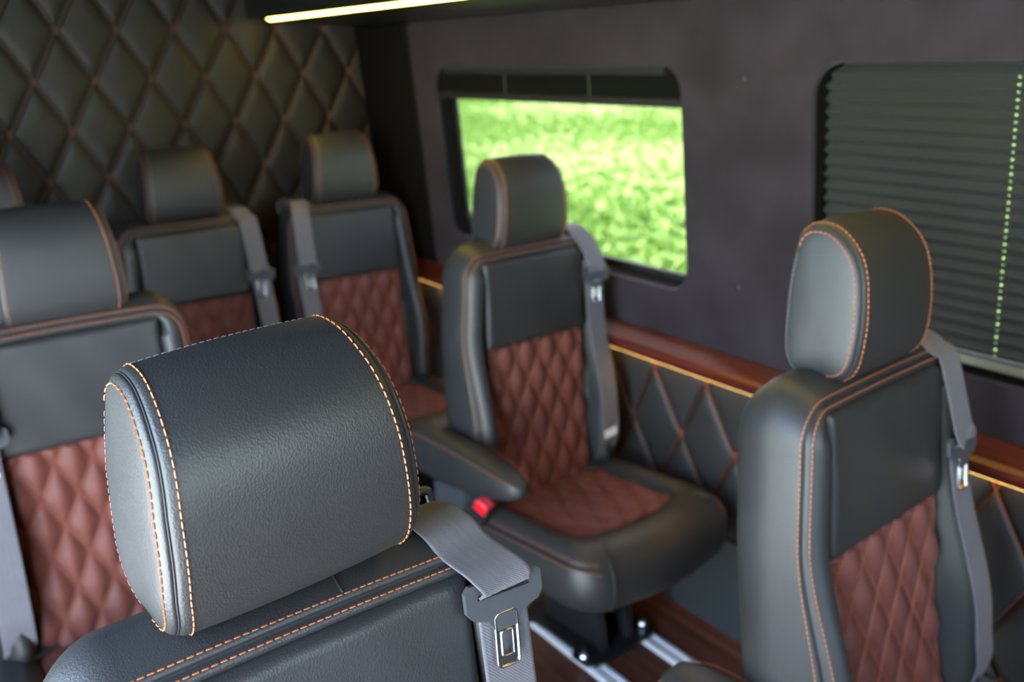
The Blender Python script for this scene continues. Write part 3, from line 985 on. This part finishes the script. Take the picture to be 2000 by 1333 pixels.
def pedestal_meshes():
    plate = MB()
    # anchor plate with ears over the two rails
    poly = [(-.075, -.305), (.115, -.305), (.140, -.285), (.140, -.235), (.115, -.215), (.115, -.060), (.140, -.04), (.140, .0), (-.10, .0), (-.10, -.04), (-.075, -.06), (-.075, -.215), (-.10, -.235), (-.10, -.285)]
    tr = tessellate_polygon([[Vector((p[0], p[1], 0)) for p in poly]])
    n = len(poly)
    plate.add([(p[0], p[1], .009) for p in poly]+[(p[0], p[1], .017) for p in poly], [tuple(t) for t in tr]+[tuple(i+n for i in t) for t in tr]+[(i, (i+1) % n, (i+1) % n+n, i+n) for i in range(n)])
    leg = MB()
    for s in (-1, 1):
        u = .020+s*.046
        a = [(-.270, .016), (-.05, .016), (-.06, .285), (-.225, .285)]
        leg.loft([[(u-.003, y, z) for y, z in a], [(u+.003, y, z) for y, z in a]])
        leg.loft([[(u-.012, y, z) for y, z in ((-.276, .016), (-.264, .016), (-.219, .285), (-.231, .285))], [(u+.012, y, z) for y, z in ((-.276, .016), (-.264, .016), (-.219, .285), (-.231, .285))]])
    leg.box(-.015, .055, -.19, -.09, .016, .285)
    top = MB().box(-.197, .123, -.36, -.04, .270, .290, .006)
    bolts = []
    bm = MB()
    bm.tube([(0, 0, 0), (0, 0, .006)], .0125, 12).tube([(0, 0, .006), (0, 0, .014)], .0090, 6).tube([(0, 0, .014), (0, 0, .026)], .0050, 10)
    return dict(plate=plate.mesh('anchor_plate', M['black_metal'], False), leg=leg.mesh('pedestal', M['black_metal'], False), top=top.mesh('seat_pan', M['black_metal'], False), bolt=bm.mesh('bolt', M['chrome'], False))

def build_seat(loc, yaw, label, head=(1.02, 0.0, 0.0), hscale=(1, 1, 1), recline=2.0, belt=1, latch=-0.09, armrest=False, buckle=False, tag=False, cush_dy=0.0, group='leather van seats'):
    root = empty('van_seat', (loc[0], loc[1], 0), (0, 0, yaw), label=label, category='seat', group=group)
    rc = -math.radians(recline)
    bl, br = (0, 0, 1.0), (rc, 0, 0)
    cy = 0.575*math.sin(rc)+0.012+cush_dy
    # pedestal first: it carries everything
    m = cached('ped', pedestal_meshes)
    ped = link('pedestal', m['leg'], root, (0.037, cy+0.02, 0))
    link('anchor_plate', m['plate'], ped)
    link('seat_pan', m['top'], ped)
    for bx_, by_ in ((-.085, -.262), (.124, -.262), (-.085, -.02), (.124, -.02)):
        link('bolt', m['bolt'], ped, (bx_, by_, .017))
    m = cached('cush', cushion_meshes)
    c = link('seat_cushion', m['body'], root, (0, cy, -0.012), (-0.07, 0, 0))
    link('quilted_insert', m['ins'], c, label='brown quilted leather insert')
    link('stitching', m['so'], c, kind='stuff'); link('quilt_stitching', m['qs'], c, kind='stuff')
    link('welt', m['wl'], c); link('welt', m['wr'], c)
    m = cached('back', back_meshes)
    b = link('backrest', m['body'], root, bl, br)
    link('upper_panel', m['panel'], b)
    link('quilted_insert', m['ins'], b, label='brown quilted leather insert')
    link('stitching', m['so'], b, kind='stuff'); link('quilt_stitching', m['qs'], b, kind='stuff')
    link('piping', m['pipe'], b); link('top_seam', m['mid'], b)
    m = cached('head', headrest_meshes)
    h = link('headrest', m['pad'], root, (0, 0, head[0]), (head[1], head[2], 0))
    h.scale = hscale
    link('side_panel', m['l'], h); link('side_panel', m['r'], h)
    link('stitching', m['so'], h, kind='stuff'); link('stitching', m['sg'], h, kind='stuff')
    link('piping', m['pl'], h); link('piping', m['pr'], h)
    link('post', m['p1'], h); link('post', m['p2'], h)
    if belt:
        s = link('seat_belt', strap_mesh(belt, latch), root, bl, br, label='grey ribbed webbing')
        m = cached('latch', latch_meshes)
        lp_ = link('latch_plate', m['body'], s, (belt*(.1745), front_v(latch)-0.0075, latch-.002), (math.radians(-2), math.radians(4*belt), 0), label='dark plastic latch plate')
        t = link('tongue', m['tongue'], s, lp_.location, lp_.rotation_euler, label='chrome latch tongue')
        t = link('tongue_rim', m['rim'], s, lp_.location, lp_.rotation_euler, label='chrome rim of latch tongue')
        gm = cached(('guide', belt), lambda: (lambda g_: mk_mesh('belt_guide', [(belt*x_, y_, z_) for x_, y_, z_ in g_.v], g_.f, M['plastic']))(guide_mesh()))
        link('belt_guide', gm, s)
        if tag:
            tm = MB().box(-.021, .021, -.0012, 0, -.011, .011, .0004).mesh('sewn_tag', M['white_tag'], False)
            link('sewn_tag', tm, s, (belt*.178, front_v(-.5)-0.0055, -.490), (0, math.radians(-8), 0), label='white sewn tag on belt')
    if armrest:
        m = cached('arm', armrest_meshes)
        a = link('armrest', m['pad'], root, (0, 0, 0))
        link('stitching', m['so'], a, kind='stuff'); link('pivot_bracket', m['br'], a)
    if buckle:
        m = cached('buck', buckle_meshes)
        k = link('belt_buckle', m['bd'], root, (0.0, 0, 0))
        link('release_button', m['bt'], k, label='red release button'); link('stalk', m['st'], k)
    return root

SEATS = dict(
    A=build_seat((0.237, 0.637), 0.045, 'black leather seat in front with large orange-stitched headrest and chrome belt tongue', (1.0285, -0.03, -0.05), (1.03, 1.22, 0.99), 8, 1, -0.024),
    B=build_seat((1.114, 0.687), 0.09, 'black and brown seat in front of the closed pleated blind', (1.0175, -0.088, 0.0), (0.96, 0.98, 1.01), 6, 1, -0.135, armrest=True),
    C=build_seat((1.278, 1.725), 0.06, 'single black and brown seat with armrest and red buckle below the open window', (1.012, -0.06, 0.0), (1, 1, 1), 2, 1, -0.075, armrest=True, buckle=True, tag=True, cush_dy=0.03),
    D=build_seat((0.263, 1.753), 0.02, 'black and brown seat directly behind the closest headrest, grey lit headrest', (1.016, -0.22, 0.0), (1, 1, 1), 2, -1, -0.16),
    E=build_seat((0.750, 2.650), 0.0, 'rear row seat in the middle, dark headrest against the quilted wall', (1.018, -0.16, 0.0), (1, 1, 1), 6, 1, -0.155, group='rear row seats'),
    F=build_seat((1.245, 2.650), 0.0, 'rear row seat in the corner beside the side wall', (1.022, -0.10, 0.0), (1, 1, 1), 6, -1, -0.16, group='rear row seats'),
    G=build_seat((0.235, 2.650), 0.0, 'rear row seat mostly hidden behind the grey lit headrest', (1.018, -0.16, 0.0), (1, 1, 1), 6, 1, -0.155, group='rear row seats'),
)
